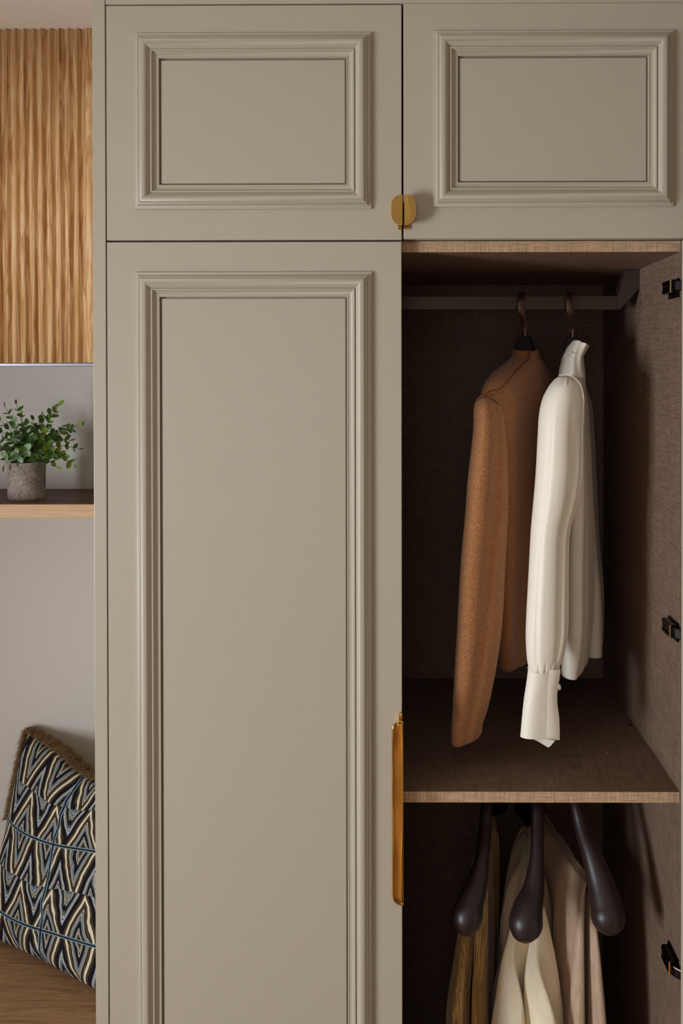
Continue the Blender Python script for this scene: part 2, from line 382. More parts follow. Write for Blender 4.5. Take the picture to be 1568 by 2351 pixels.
# hinges
def hinge(px, py, y1, parent):
    z = at(px, py, .04).z; x = XI1
    bm = bmesh.new(); box(bm, x-.004, x-.0002, .004, .056, z-.020, z+.012, bev=.0008)
    hg = mk('hinge', bm, MT['hingem'], parent)
    bm = bmesh.new(); box(bm, x-.016, x-.0045, .001, .050, z-.012, z+.010, bev=.0016); box(bm, x-.018, x-.0162, .003, .046, z-.011, z-.006, bev=.0004); box(bm, x-.018, x-.0162, .003, .046, z+.004, z+.009, bev=.0004)
    mk('hinge_arm', bm, MT['hingem'], hg)
    bm = bmesh.new(); ribbon(bm, [(x-.014, .004, z), (x-.012, -.004, z-.001), (x-.004, -.012, z-.002), (x+.004, -.020, z-.002), (x+.004, -.026, z-.002)], .017, .004, 16, up=Vector((0, 0, 1)))
    mk('hinge_link', bm, MT['hingem'], hg)
    bm = bmesh.new(); bmesh.ops.create_cone(bm, cap_ends=True, segments=12, radius1=.0019, radius2=.0019, depth=.022, matrix=Matrix.Translation((x-.0165, .0015, z-.001)))
    mk('hinge_pin', bm, MT['chrome'], hg, smooth=False)
    for yy in (.018, .036):
        bm = bmesh.new(); bmesh.ops.create_cone(bm, cap_ends=True, segments=12, radius1=.0022, radius2=.0018, depth=.002, matrix=Matrix.Translation((x-.0175, yy, z)) @ Matrix.Rotation(math.pi/2, 4, 'Y'))
        mk('hinge_screw', bm, MT['chrome'], hg)
for px, py in ((1548, 660), (1548, 1434), (1548, 2188)): hinge(px, py, 0, wr)
# clothes rails
def rail(y0, y1, z0, z1, xr, parent, bracket=True):
    bm = bmesh.new(); box(bm, XI0+.02 if bracket else XI0, xr, y0, y1, z0, z1, bev=.0015)
    r = mk('clothes_rail', bm, MT['railm'], parent)
    if bracket:
        zt_ = EZ+.2045
        for sgn in (1, -1):
            xa, xb = (xr, XI1) if sgn > 0 else (XI0+.02, XI0)
            e = (xb-xa)
            poly = [(xa, z0), (xa+.004*sgn, z0), (xb, z0+.042), (xb, zt_), (xb-e*.62, zt_), (xb-e*.72, zt_-.008), (xa, z1)]
            bm = bmesh.new(); prism(bm, poly, y0-.004, y1+.012, .001); mk('rail_bracket', bm, MT['railm'], r)
    return r
rz1, rz0 = at(1200, 679, .255).z, at(1200, 711, .255).z
rail(.255, .272, rz0, rz1, at(1418, 690, .255).x, wr)
lz1 = zs0-.030
rail(.255, .272, lz1-.026, lz1, XI1, wr, False)
# knobs
def halfpill(cx, side, hw, hh, zc, r, n=12):
    """flat edge at cx, rounded corners on the other side"""
    pts = [(cx, zc-hh)]
    for k in range(n+1):
        a = math.pi/2*k/n; pts.append((cx+side*(hw-r+r*math.sin(a)), zc-hh+r-r*math.cos(a)))
    for k in range(n+1):
        a = math.pi/2*k/n; pts.append((cx+side*(hw-r+r*math.cos(a)), zc+hh-r+r*math.sin(a)))
    pts.append((cx, zc+hh))
    return pts
yk = -.047
for side, xp, par in ((-1, 924.8, dUL), (1, 928.2, dUR)):
    bm = bmesh.new(); c = at(xp, 481, yk); hw = 26.5/ppm(yk); hh = 34.5/ppm(yk)
    prism(bm, halfpill(c.x, side, hw, hh, c.z, hw*.93), yk, yk+.009, .0008)
    k = mk('knob', bm, MT['brass'], par, auto=40)
    bm = bmesh.new(); cs = c.x+side*.0075
    box(bm, cs-.005, cs+.005, yk+.009, DF, c.z-.019, c.z+.012, bev=.001)
    mk('knob_stem', bm, MT['gold'], k)
    bm = bmesh.new(); cs = c.x+side*.0045; box(bm, cs-.0035, cs+.0035, DF-.004, DF, c.z-.029, c.z+.016, bev=.0006); mk('knob_plate', bm, MT['gold'], k)
# long pull handle
yh = -.041; c = at(926, 1868, yh); hw = 26/ppm(yh); hh = 213.5/ppm(yh)
bm = bmesh.new(); rings = []
poly = halfpill(c.x, -1, hw, hh, c.z, hw*.86, 14)
cx_ = c.x-hw*.5
def inset(k, y, bulge=0): return [Vector((cx_+(x-cx_)*(1-k), y, c.z+(z-c.z)*(1-k*hw/hh))) for x, z in poly]
rings = [inset(0, yh+.003), inset(0, yh+.0004), inset(.03, yh), inset(.09, yh-.0001), inset(.14, yh+.0006), inset(.45, yh+.0013), inset(.8, yh+.0017)]
loft(bm, rings)
h = mk('pull_handle', bm, MT['gold'], dLL, auto=50)
bm = bmesh.new(); box(bm, c.x-.0075, c.x-.001, yh+.006, DF, c.z+hh-.02, c.z+hh+.009, bev=.0012)
mk('handle_post', bm, MT['gold'], h)
bm = bmesh.new(); box(bm, c.x-.009, c.x-.001, yh+.003, DF, c.z-hh+.012, c.z-hh+.03, bev=.0012)
mk('handle_post', bm, MT['gold'], h)
bm = bmesh.new(); p = at(915, 1664, yh-.001); bmesh.ops.create_uvsphere(bm, u_segments=12, v_segments=8, radius=.0024, matrix=Matrix.Translation(p)); mk('handle_screw', bm, MT['gold'], h, smooth=True)
# ---------------------------------------------------------------- niche: fluted wall cabinet
ys = .25
wc = empty('wall_cabinet', (-.8, ys, at(100, 833, ys).z), 'wall cabinet with fluted golden oak front above the plant shelf', 'cabinet')
zc0 = at(100, 833, ys).z; zc1 = CEIL-.001
per = 20.45/ppm(ys)
xe = XL0-.001
xcl = xe-per*34
bm = bmesh.new(); box(bm, xcl, xe, ys+.0105, YW-.001, zc0+.004, zc1); mk('cabinet_body', bm, MT['door'], wc)
bm = bmesh.new(); box(bm, xcl, xe, ys+.012, ys+.12, zc0-.0005, zc0+.0035); box(bm, xcl, xe, ys+.125, ys+.14, zc0-.006, zc0+.0035, bev=.001, mi=1); mk('light_profile', bm, [MT['railm'], MT['strip']], wc)
xr_first = at(197.5, 400, ys).x
def slat_mesh(w_):
    bm = bmesh.new(); n = 9; a, b = [], []
    pts = []
    for i in range(n+1):
        t = i/n*2-1; pts.append((w_*(i/n), .0085*(1-abs(t)**2.0)-.0002))
    pts += [(w_, .0105), (0, .0105)]
    for x, y in pts: a.append(bm.verts.new((x, y, zc0))); b.append(bm.verts.new((x, y, zc1)))
    m_ = len(pts)
    for i in range(m_): f = bm.faces.new((a[i], a[(i+1) % m_], b[(i+1) % m_], b[i])); f.smooth = i < n
    bm.faces.new(a[::-1]); bm.faces.new(b)
    bmesh.ops.recalc_face_normals(bm, faces=bm.faces[:])
    me = bpy.data.meshes.new('slat'); bm.to_mesh(me); bm.free(); me.materials.append(MT['oak']); me.transform(Matrix.Translation((0, 0, -wc.location.z))); return me
sm = slat_mesh(per-.00015)
k = 0; x = xr_first
sm2 = slat_mesh(xe-.0003-x-.00)
while x > xcl:
    o = bpy.data.objects.new('slat', sm2 if k == 0 else sm); COL.objects.link(o); o.parent = wc
    o.location = Vector((x, ys, 0))-Vector((wc.location.x, wc.location.y, 0)); x -= per; k += 1
# floating shelf
ysf = .34; zf1, zf0 = at(100, 1157, ysf).z, at(100, 1189, ysf).z
fs = empty('floating_shelf', (-.8, YW, zf0), 'thick oak floating shelf in the niche carrying the potted plant', 'shelf')
bx('shelf_board', (xcl, xe, ysf, YW-.001, zf0, zf1-.0012), MT['shelfw'], fs, bev=.0012)
bx('top_layer', (xcl, xe, ysf+.0008, YW-.001, zf1-.0012, zf1), MT['shelftop'], fs, bev=0, label='darker brown top face of the shelf')  # thin layer, darker brown than the board below
# bench
zb = EZ-1.265
bn = empty('bench', (-.8, .25, 0), 'built-in oak bench seat under the cushion in the niche', 'bench')
bx('seat', (xcl, xe, -.02, YW-.001, zb-.035, zb), MT['benchw'], bn, bev=.002)
bx('base', (xcl+.02, xe, .02, YW-.001, .0, zb-.035), MT['door'], bn)
# ---------------------------------------------------------------- plant
yp = .43; pc = at(61, 1146, yp); pc.z = zf1; ph = 84/ppm(yp); pr = 42/ppm(yp)
pl = empty('potted_plant', (pc.x, yp, zf1), 'leafy green eucalyptus-like plant in a rough grey concrete pot on the shelf', 'plant')
bm = bmesh.new(); rings = []
for r_, z in ((.90, 0), (.965, .0015), (.975, .02), (1.0, ph-.004), (.995, ph), (.9, ph), (.88, ph-.008)):
    rr = pr*r_ if r_ != .9 or z else pr*.95
    rings.append([Vector((pc.x+rr*math.cos(2*math.pi*k/48)*(1+.006*math.sin(5*k)), yp+rr*math.sin(2*math.pi*k/48), zf1+z)) for k in range(48)])
loft(bm, rings); mk('pot', bm, MT['pot'], pl, auto=50)
bm = bmesh.new(); bmesh.ops.create_cone(bm, cap_ends=True, segments=24, radius1=pr*.86, radius2=pr*.8, depth=.006, matrix=Matrix.Translation((pc.x, yp, zf1+ph-.005))); mk('soil', bm, MT['soil'], pl)
def leaf_mesh(mat, asp):
    bm = bmesh.new(); n = 9; c0 = bm.verts.new((0, .5, -.10)); ring = []
    for i in range(n):
        a = 2*math.pi*i/n; r = .5
        ring.append(bm.verts.new((r*asp*math.sin(a), .5-r*math.cos(a)*(1+.12*(math.cos(a) < -.9)), .10*abs(math.sin(a))+.03*math.cos(a))))
    for i in range(n): f = bm.faces.new((c0, ring[i], ring[(i+1) % n])); f.smooth = True
    me = bpy.data.meshes.new('leaf'); bm.to_mesh(me); bm.free(); me.materials.append(mat); return me
LM = [leaf_mesh(MT['leaf1'], .82), leaf_mesh(MT['leaf1'], .65), leaf_mesh(MT['leaf2'], .9), leaf_mesh(MT['leaf3'], .8)]
top = Vector((pc.x, yp, zf1+ph))
tips = [(-18, 1010), (12, 935), (2, 965), (38, 928), (50, 945), (75, 965), (98, 950), (125, 935), (135, 930), (148, 975), (178, 975), (186, 975), (160, 1010), (180, 1030), (150, 1045), (170, 1068), (130, 1072), (100, 1050), (60, 1040), (30, 1050), (0, 1055), (-30, 1040), (-25, 975), (60, 990), (90, 1000), (20, 1000), (115, 1020), (40, 1065), (85, 1062), (8, 1074), (-10, 985), (28, 960), (62, 975), (82, 1020), (108, 985), (45, 1020), (15, 1030), (138, 1000), (128, 1050), (-5, 1030)]
rnd = random.Random(11); nl = 0
for ti, (tx, ty) in enumerate(tips):
    dy = rnd.uniform(-.065, .05) if ty < 1040 else rnd.uniform(-.075, -.045)
    T = at(tx, ty, yp+dy); B = top+Vector((rnd.uniform(-.02, .02), rnd.uniform(-.02, .02), -.004))
    if ty > 1060: B = top+Vector(((T.x-top.x)*.3, -.03, 0.001))
    mid = B.lerp(T, .5)+Vector((0, 0, .014+.012*rnd.random())) if ty > 1000 else B.lerp(T, .5)+Vector(((B.x-T.x)*.12, 0, .004))
    rows = cat_rom([list(B), list(mid), list(T)], 12)
    bm = bmesh.new(); tube(bm, rows, [.0011-.0006*i/12 for i in range(13)], 5)
    st = mk('stem', bm, MT['stem'], pl, smooth=True)
    L_ = (T-B).length; nn = max(3, int(L_/.0175)); 
    for j in range(nn+1):
        f = .22+.78*j/nn; p = Vector(rows[min(12, int(f*12))]); q = Vector(rows[max(0, min(12, int(f*12))-1)]); d = (p-q).normalized()
        for s_ in ((0, 1) if j < nn else (0,)):
            a = j*1.6+s_*math.pi+rnd.uniform(-.4, .4)
            side = d.orthogonal().normalized(); side = Matrix.Rotation(a, 3, d) @ side
            yv = (side+d*(.7 if j < nn else 3)).normalized(); zv = (d-yv*d.dot(yv)); zv = (zv.normalized() if zv.length > .1 else Vector((0, -1, 0)))
            zv = (zv+Vector((rnd.uniform(-.4, .4), -.5, rnd.uniform(0, .5)))).normalized(); xv = yv.cross(zv).normalized(); zv = xv.cross(yv)
            sz = rnd.uniform(.015, .022)*(1-.3*j/nn)
            low = ty > 1035 or f < .5
            me = LM[rnd.choice((2, 2, 0) if (low and tx < 100) else ((3, 0, 1) if tx > 100 or j == nn else (0, 1, 0, 2)))]
            o = bpy.data.objects.new('leaf', me); COL.objects.link(o); o.parent = st
            o.matrix_local = Matrix.Translation(p-Vector(pl.location)) @ (Matrix((xv, yv, zv)).transposed()*sz).to_4x4(); nl += 1
# ---------------------------------------------------------------- cushion
e1 = Vector((.866, -.5, 0)); nrm = Vector((-.5, -.866, 0)); lean = math.radians(15)
upv = Vector((-nrm.x*math.sin(lean), -nrm.y*math.sin(lean), math.cos(lean))); nv = (nrm*math.cos(lean)+Vector((0, 0, math.sin(lean))))
HW, HHt = .225, .215
BR = Vector((-.536, .246, zb)); cc = BR-e1*HW+upv*(HHt-.004)+Vector((0, 0, .006))
def cush(a, b, side):
    w_ = HW*a*(1-.05*(1-b*b)); h_ = HHt*b*(1-.04*(1-a*a))
    if b > 0: h_ -= .036*math.exp(-((a-.12)/.42)**2)*b*b
    if a < 0 and b > 0: h_ += .012*(a*b)**4
    t = max(0, (1-a**4)*(1-b**4))**.5*.062*(1-.25*(a*a+b*b)/2)
    # pinch towards the left so the fabric pulls in
    w_ += .004*max(0, b)**2*(1-a)*.5
    cr = .006*math.sin(9*a+5*b)*(1-a*a)*(b > 0)*b
    bumpy = .0022*math.sin(14*b+3*a)*(1-a*a)
    return cc+e1*w_+upv*h_+nv*(side*t+(cr+bumpy)*side*(1 if t > .01 else 0))
cu = empty('cushion', tuple(cc-upv*HHt), 'patterned black, blue and ivory cushion with brown fringe leaning in the niche', 'cushion')
bm = bmesh.new(); uvl = bm.loops.layers.uv.new('UVMap'); N = 44
for side in (1, -1):
    g = [[bm.verts.new(cush(i/N*2-1, j/N*2-1, side)) for i in range(N+1)] for j in range(N+1)]
    for j in range(N):
        for i in range(N):
            f = bm.faces.new((g[j][i], g[j][i+1], g[j+1][i+1], g[j+1][i])); f.smooth = True; f.material_index = 0 if side > 0 else 1
            for lp, (ii, jj) in zip(f.loops, ((i, j), (i+1, j), (i+1, j+1), (i, j+1))): lp[uvl].uv = (ii/N, jj/N)
bmesh.ops.remove_doubles(bm, verts=bm.verts, dist=.0004)
mk('cover', bm, [MT['cushion'], MT['fringe']], cu)
bm = bmesh.new(); rf = random.Random(5)
def strand(p, d, L_, w_):
    a = d.orthogonal().normalized(); a = Matrix.Rotation(rf.uniform(0, 6.28), 3, d) @ a
    q = p+d*L_*.55+Vector((rf.uniform(-.1, .1), rf.uniform(-.1, .1), -.15))*L_; e = p+d*L_+Vector((rf.uniform(-.3, .3), rf.uniform(-.3, .3), -.45))*L_
    v = [bm.verts.new(x_) for x_ in (p-a*w_, p+a*w_, q+a*w_, q-a*w_, e)]
    bm.faces.new(v[:4]); bm.faces.new((v[3], v[2], v[4]))
for k in range(24000):
    if k % 3: a = rf.uniform(-1, 1); b = 1; out = upv
    else: b = rf.uniform(.15, 1); a = -1; out = -e1
    p = cush(a*.992, b*.992, rf.choice((1, -1)))+nv*rf.uniform(-.004, .008)
    d = (out*1.0+nv*rf.uniform(-1.0, 1.8)+e1*rf.uniform(-.8, .8)).normalized()
    strand(p, d, rf.uniform(.012, .027)*((1-.25*rf.random()+.15*math.sin(a*40)) if k % 3 else .6), .00042)
fr_ = mk('fringe', bm, MT['fringe'], cu); fr_['kind'] = 'stuff'
# ---------------------------------------------------------------- garments
def pxrows(tbl, n):
    """tbl rows: (py, xl, xr, y, ry)"""
    out = []; m = len(tbl)-1
    for r in cat_rom([list(t) for t in tbl], n): out.append(r)
    return out
def pxloft(tbl, n, seg, ripple, shear=.0, power=1.0):
    bm = bmesh.new(); rings = []
    rows = pxrows(tbl, n)
    for k, (py, xl, xr, y, ry) in enumerate(rows):
        c = at((xl+xr)/2, py, y); hw = max(.0005, (xr-xl)/2/ppm(y)); f = k/n; r = []
        for i in range(seg):
            th = 2*math.pi*i/seg; m_ = 1+ripple(th, f)
            cs, sn = math.cos(th), math.sin(th)
            cs = math.copysign(abs(cs)**power, cs); sn = math.copysign(abs(sn)**power, sn)
            r.append(c+Vector((hw*cs*(1+.25*(m_-1)), ry*sn*m_+shear*hw*cs, 0)))
        rings.append(r)
    loft(bm, rings)
    return bm
def tbl_tilt(bm, fn):
    for v in bm.verts: v.co = fn(v.co)
# camel sweater and its hanger
ax1 = Vector((.259, .268)); u1 = Vector((-.49, -.87)).normalized(); n1 = Vector((.87, -.49)).normalized()
sw = empty('sweater', tuple(at(1205, 805, .27)), 'camel brown knitted sweater on the left hanger of the upper rail', 'sweater')
def body(bmz, ax, u, nn, tbl, n, seg, rip, p=.8, tiltx=0):
    """tbl rows: z, s_front, s_back, half thickness, offset"""
    rings = []
    for k, (z, sf, sb, t, off) in enumerate(cat_rom([list(r) for r in tbl], n)):
        f = k/n; r = []; cs_, hs = (sf+sb)/2, (sf-sb)/2
        for i in range(seg):
            th = 2*math.pi*i/seg; c, s = math.cos(th), math.sin(th)
            c2 = math.copysign(abs(c)**p, c); s2 = math.copysign(abs(s)**p, s)
            S_ = cs_+hs*c2; T_ = off+t*s2+rip(S_, f, s2)
            q = ax+u*S_+nn*T_; r.append(Vector((q.x, q.y, z+tiltx*S_)))
        rings.append(r)
    loft(bmz, rings)
bm = bmesh.new()
Z = lambda py, y: at(1200, py, y).z
ztop = Z(806, .25)
rip1 = lambda S_, f, s2: .006*math.sin(S_*42+1.0+f*1.5)*max(0, f-.12)*1.2+.004*math.sin(S_*90+f*3)*max(0, f-.2)
body(bm, ax1, u1, n1, [(ztop, .035, -.040, .020, 0), (ztop-.012, .042, -.046, .024, 0), (ztop-.028, .085, -.075, .029, 0), (ztop-.046, .145, -.13, .033, 0), (ztop-.070, .186, -.175, .036, .0), (ztop-.11, .196, -.19, .036, 0), (ztop-.18, .165, -.185, .037, 0), (ztop-.32, .15, -.185, .038, 0), (ztop-.46, .14, -.185, .036, 0), (ztop-.56, .13, -.18, .034, 0), (ztop-.603, .115, -.17, .030, 0), (ztop-.612, .105, -.16, .024, 0)], 70, 72, rip1)
mk('body', bm, MT['knit'], sw, smooth=True)
bm = bmesh.new()
# neckband lip
rg = []
for z_, ex in ((ztop-.006, 0), (ztop+.002, .0), (ztop+.0035, -.003), (ztop, -.006), (ztop-.012, -.007)):
    r = []
    for i in range(40):
        th = 2*math.pi*i/40; q = ax1+u1*(-.002+(.039+ex)*math.cos(th))+n1*((.0235+ex)*math.sin(th)); r.append(Vector((q.x, q.y, z_+.004*math.cos(th+2.4))))
    rg.append(r)
loft(bm, rg, cap=False); mk('neckband', bm, MT['knit'], sw, smooth=True)
slv = [(906, 1108, 1120, .105, .008), (910, 1100, 1134, .105, .020), (920, 1090, 1146, .105, .030), (940, 1085, 1155, .102, .036), (985, 1084, 1161, .10, .040), (1040, 1078, 1166, .097, .042), (1100, 1071, 1168, .095, .042), (1180, 1065, 1168, .093, .041), (1289, 1055, 1163, .09, .039), (1416, 1048, 1157, .087, .037), (1500, 1043, 1148, .085, .036), (1600, 1038, 1129, .083, .034), (1655, 1035.5, 1114, .082, .031), (1672, 1034.5, 1109, .082, .030), (1690, 1035, 1107, .082, .028), (1697, 1040, 1102, .082, .024), (1700, 1052, 1092, .082, .014)]
def rip2(th, f): 
    e = min(1, f*6)
    return e*(.10*math.sin(3*th+1.0+2*f)+.05*math.sin(5*th+3+5*f)+.02*math.sin(9*th+9*f))
bm = pxloft(slv, 90, 56, rip2, shear=.45)
for v in bm.verts:                               # the cuff hangs lower on its left side
    if v.co.z < at(1070, 1640, .08).z:
        k_ = (at(1070, 1640, .08).z-v.co.z)/.05; v.co.z -= (v.co.x-at(1070, 1640, .08).x)*-.22*min(1, k_)
mk('sleeve', bm, MT['knit'], sw, smooth=True)
# far sleeve behind the body
bm = bmesh.new(); pb = ax1-u1*.19
body(bm, pb, u1, n1, [(ztop-.10, .02, -.02, .012, 0), (ztop-.14, .035, -.04, .03, 0), (ztop-.4, .035, -.035, .032, 0), (ztop-.56, .028, -.028, .028, 0), (ztop-.60, .02, -.02, .02, 0)], 30, 24, lambda *a: 0)
mk('sleeve', bm, MT['knit'], sw, smooth=True)
def seam(pts, r, parent, mat, samples=24, name='seam'):
    bm = bmesh.new(); tube(bm, pts, [r]*len(pts), 6, samples); return mk(name, bm, mat, parent, smooth=True)
def hanger(px, pyneck, ax, u, label, slope, name='clothes_hanger', hook=None, wl=22, wt=36, py0=773, py1=808):
    P = at(px, pyneck, .268)
    hg = empty(name, (ax.x, ax.y, P.z), label, 'hanger', 'slim black hangers on the upper rail')
    bm = bmesh.new(); y = .268
    z1, z0 = at(px, py0, y).z, at(px, py1+4, y).z; c = Vector((ax.x, ax.y))
    nn = Vector((-u.y, u.x)); 
    if nn.x < 0: nn = -nn
    rings = []
    for z, hs, ht in ((z1, .008, .0095), (z1-.0015, .0105, .012), ((z1+z0)/2, .014, .0155), (z0, .0175, .0185)):
        r = []
        for sx, sy in ((-1, -.7), (-.8, -1), (.8, -1), (1, -.7), (1, .7), (.8, 1), (-.8, 1), (-1, .7)):
            q = c+nn*(ht*sx)+u*(hs*sy); r.append(Vector((q.x, q.y, z)))
        rings.append(r)
    loft(bm, rings); mk('hanger_neck', bm, MT['black'], hg, auto=40)
    bm = bmesh.new(); pts = [at(*q) for q in hook]; ribbon(bm, pts, .0125, .0035, 44); mk('hook', bm, MT['hookm'], hg, auto=45)
    bm = bmesh.new(); p = pts[0]; bmesh.ops.create_cone(bm, cap_ends=True, segments=14, radius1=.0052, radius2=.0052, depth=.022, matrix=Matrix.Translation((ax.x, ax.y, z1+.006))); mk('hook_collar', bm, MT['hookm'], hg, auto=45)
    for s in (1, -1):
        bm = bmesh.new(); q = [Vector((ax.x+u.x*s*a, ax.y+u.y*s*a, z0-b+.006)) for a, b in ((0, 0), (.05, .034), (.09, .058), (.135, .092))]
        tube(bm, q, [.008, .006, .006, .006], 12, 16); mk('arm', bm, MT['black'], hg, smooth=True)
    return hg
def hookpts(x):
    y0 = .246
    P = [(x[0], 762, .268), (x[0], 748, .262), (x[1], 732, .252), (x[2], 716, y0-.003), (x[3], 698, y0-.004), (x[4], 684, y0-.002), (x[4]+1, 676, .250), (x[4]+2, 673, .262), (x[4]+1, 676, .276), (x[4], 690, .281), (x[4]-2, 700, .281)]
    return P
hanger(1204, 770, Vector((at(1205, 780, .268).x, .268)), u1, 'black hanger with bronze hook holding the camel sweater', 1, hook=hookpts((1203, 1201, 1197, 1195, 1197)))
# cream blouse
ux = Vector((-.25, -.968)).normalized(); nx = Vector((.968, -.25)).normalized(); ax2 = Vector((at(1318, 800, .268).x, .268))
bl = empty('blouse', tuple(at(1318, 800, .268)), 'ivory satin blouse with gathered sleeve on the right hanger of the upper rail', 'blouse')
bslv = [(862, 1296, 1308, .110, .008), (866, 1280, 1322, .108, .022), (876, 1268, 1331, .105, .034), (890, 1257, 1337, .102, .042), (915, 1244, 1341, .10, .048), (950, 1236, 1341, .097, .050), (1000, 1232.5, 1339, .095, .050), (1083, 1228, 1338, .093, .048), (1150, 1222.5, 1328, .091, .046), (1216, 1217, 1310, .09, .042), (1289, 1213, 1307, .088, .040), (1416, 1206, 1307, .085, .038), (1460, 1205, 1305, .084, .037), (1500, 1207, 1298, .083, .034), (1522, 1210, 1290, .082, .030), (1534, 1213, 1284, .082, .026), (1537, 1216, 1281, .082, .022)]
rb = random.Random(3)
def rip3(th, f):
    th = (th+math.pi) % (2*math.pi)-math.pi
    def cr(tc, w_, A, f0, f1):
        e = max(0, min(1, (f-f0)*9))*max(0, min(1, (f1-f)*9)); d = (th-tc)/w_
        return e*A*(-math.exp(-d*d)+.3*math.exp(-((th-tc-1.9*w_)/w_)**2))
    g = .035*math.sin(3*th+1+2*f)
    g += cr(-.62+.25*f, .085, .30, .06, .97)+cr(-1.0-.1*f, .15, .10, .3, .85)+cr(-1.40+.35*f, .13, .06, .25, .90)
    g += cr(-2.35+.15*f, .12, .05, .2, .95)+cr(-.22, .09, .2, .1, .9)+cr(1.6, .2, .15, .1, .9)
    tp = max(0, 1-f/.17)**.8; bt = max(0, (f-.80)/.2)**1.6
    g += tp*(.12*math.sin(13*th+.5)+.09*math.sin(21*th+2))+bt*(.10*math.sin(17*th+1.2+.8*f)+.07*math.sin(11*th+2*f+1)+.07*math.sin(31*th))
    return g*min(1, f*9)*(1 if f < .95 else 1-.5*(f-.95)/.05)
bm = pxloft(bslv, 120, 120, rip3, shear=.25)
mk('sleeve', bm, MT['satin'], bl, smooth=True)
# cuff
def cuff_rows():
    return [(1530, 1212, 1284, .082, .020), (1535, 1211, 1287, .082, .020), (1560, 1208, 1286, .082, .019), (1607, 1201, 1278, .080, .018), (1655, 1196, 1282, .079, .017), (1687, 1193, 1284, .078, .017)]
def ripc(th, f): return .06*math.sin(3*th+2)+.05*f*math.sin(5*th)
bm = bmesh.new(); rings = []
rows = cat_rom([list(r) for r in cuff_rows()], 24); seg = 56
for k, (py, xl, xr, y, ry) in enumerate(rows+rows[::-1]):
    inn = k >= len(rows); c = at((xl+xr)/2, py, y); hw = (xr-xl)/2/ppm(y); r = []
    if inn: hw -= .0012; ry -= .0012
    f = (k if not inn else 2*len(rows)-1-k)/24
    for i in range(seg):
        th = 2*math.pi*i/seg; m_ = 1+ripc(th, f)
        p = c+Vector((hw*math.cos(th), ry*math.sin(th)*m_+.2*hw*math.cos(th), 0))
        if f > .8: p.z -= (.008*max(0, math.cos(th)+.2)*(math.sin(th) < .2)+((.030*(math.cos(th)+1)/1.55 if math.cos(th) < .55 else .030*max(0, (1-math.cos(th))/.45)**.5) if math.sin(th) > 0 else 0))*(f-.8)/.2
        r.append(p)
    rings.append(r)
loft(bm, rings, cap=False); cf = mk('cuff', bm, MT['satin'], bl, auto=60)
# overlapping placket of the cuff
bm = bmesh.new(); g = [[at(x_, py_, .052+.0006*math.sin(j)) for x_, py_ in ((xx, yy), )][0] for xx, yy, j in ()]
ya = [(1538, 1262, 1287), (1600, 1257, 1279), (1650, 1256, 1284), (1692, 1255, 1285)]
fr1, fr2 = [], []
for py_, xa, xb in cat_rom([list(q) for q in ya], 10):
    fr1.append([at(xa+(xb-xa)*t, py_+t*8*(py_ > 1685), .0535+.008*t*t) for t in (0, .33, .66, 1)])
v1 = [[bm.verts.new(p) for p in r] for r in fr1]; v2 = [[bm.verts.new(p+Vector((0, .0014, 0))) for p in r] for r in fr1]
for a, b, s_ in ((v1, v1, 1), (v2, v2, -1)):
    for j in range(len(a)-1):
        for i in range(3):
            q = (a[j][i], a[j][i+1], a[j+1][i+1], a[j+1][i]); bm.faces.new(q if s_ > 0 else q[::-1])
edge = [r[0] for r in v1]+v1[-1][1:]+[r[3] for r in v1[::-1][1:]]+v1[0][::-1][1:-1]
edge2 = [r[0] for r in v2]+v2[-1][1:]+[r[3] for r in v2[::-1][1:]]+v2[0][::-1][1:-1]
for i in range(len(edge)): bm.faces.new((edge[i], edge[(i+1) % len(edge)], edge2[(i+1) % len(edge)], edge2[i]))
mk('cuff_placket', bm, MT['satin'], cf, auto=50)
bm = bmesh.new(); p = at(1284.5, 1578, .07); bmesh.ops.create_uvsphere(bm, u_segments=16, v_segments=10, radius=.0045, matrix=Matrix.Translation(p) @ Matrix.Diagonal((.6, 1, 1.2, 1))); mk('button', bm, MT['cream'], cf, smooth=True)
seam([at(1211, 1533, .078), at(1225, 1531, .062), at(1250, 1532, .056), at(1272, 1537, .060), at(1287, 1546, .076)], .0009, cf, MT['satin'])
seam([at(1282, 862, .098), at(1300, 861, .080), at(1318, 867, .072), at(1330, 880, .068), at(1338, 900, .066), at(1341, 925, .070)], .0006, bl, MT['satin'])
# blouse body: near half and far half
bm = bmesh.new()
zb2 = lambda py, y: at(1320, py, y).z
ripb = lambda S_, f, s2: (.005*math.sin(S_*42+.5+f)+.0015*math.sin(S_*95+2*f))*min(1, max(0, f-.1)*2)
zn = at(1318, 815, .25).z
body(bm, ax2, ux, nx, [(zn-.0, .030, -.03, .018, 0), (zn-.02, .04, -.035, .0205, 0), (zn-.045, .085, -.04, .0215, 0), (zn-.075, .15, -.05, .023, -.002), (zn-.12, .17, -.06, .026, 0), (zn-.25, .15, -.05, .026, .006), (zn-.40, .13, -.05, .026, .008), (zn-.52, .125, -.04, .025, .008), (zn-.606, .115, -.03, .020, .004), (zn-.611, .11, -.03, .017, .004)], 70, 80, ripb)
for v in bm.verts:
    if v.co.z < zn-.60: v.co.z -= .02*(v.co.x-ax2.x)*10*min(1, (zn-.60-v.co.z)/.06)*.15
mk('front_panel', bm, MT['satin'], bl, smooth=True)
bm = bmesh.new(); ripb2 = lambda S_, f, s2: (.006*math.sin(S_*40+2))*min(1, f*2)
body(bm, ax2, ux, nx, [(zn-.03, .02, -.05, .018, .0), (zn-.05, .0, -.10, .02, 0), (zn-.08, -.02, -.16, .022, .004), (zn-.12, -.02, -.18, .024, .008), (zn-.25, -.03, -.17, .026, .014), (zn-.40, -.03, -.16, .027, .022), (zn-.50, -.03, -.16, .028, .030), (zn-.606, -.03, -.15, .024, .034), (zn-.610, -.03, -.145, .021, .034)], 50, 60, ripb2)
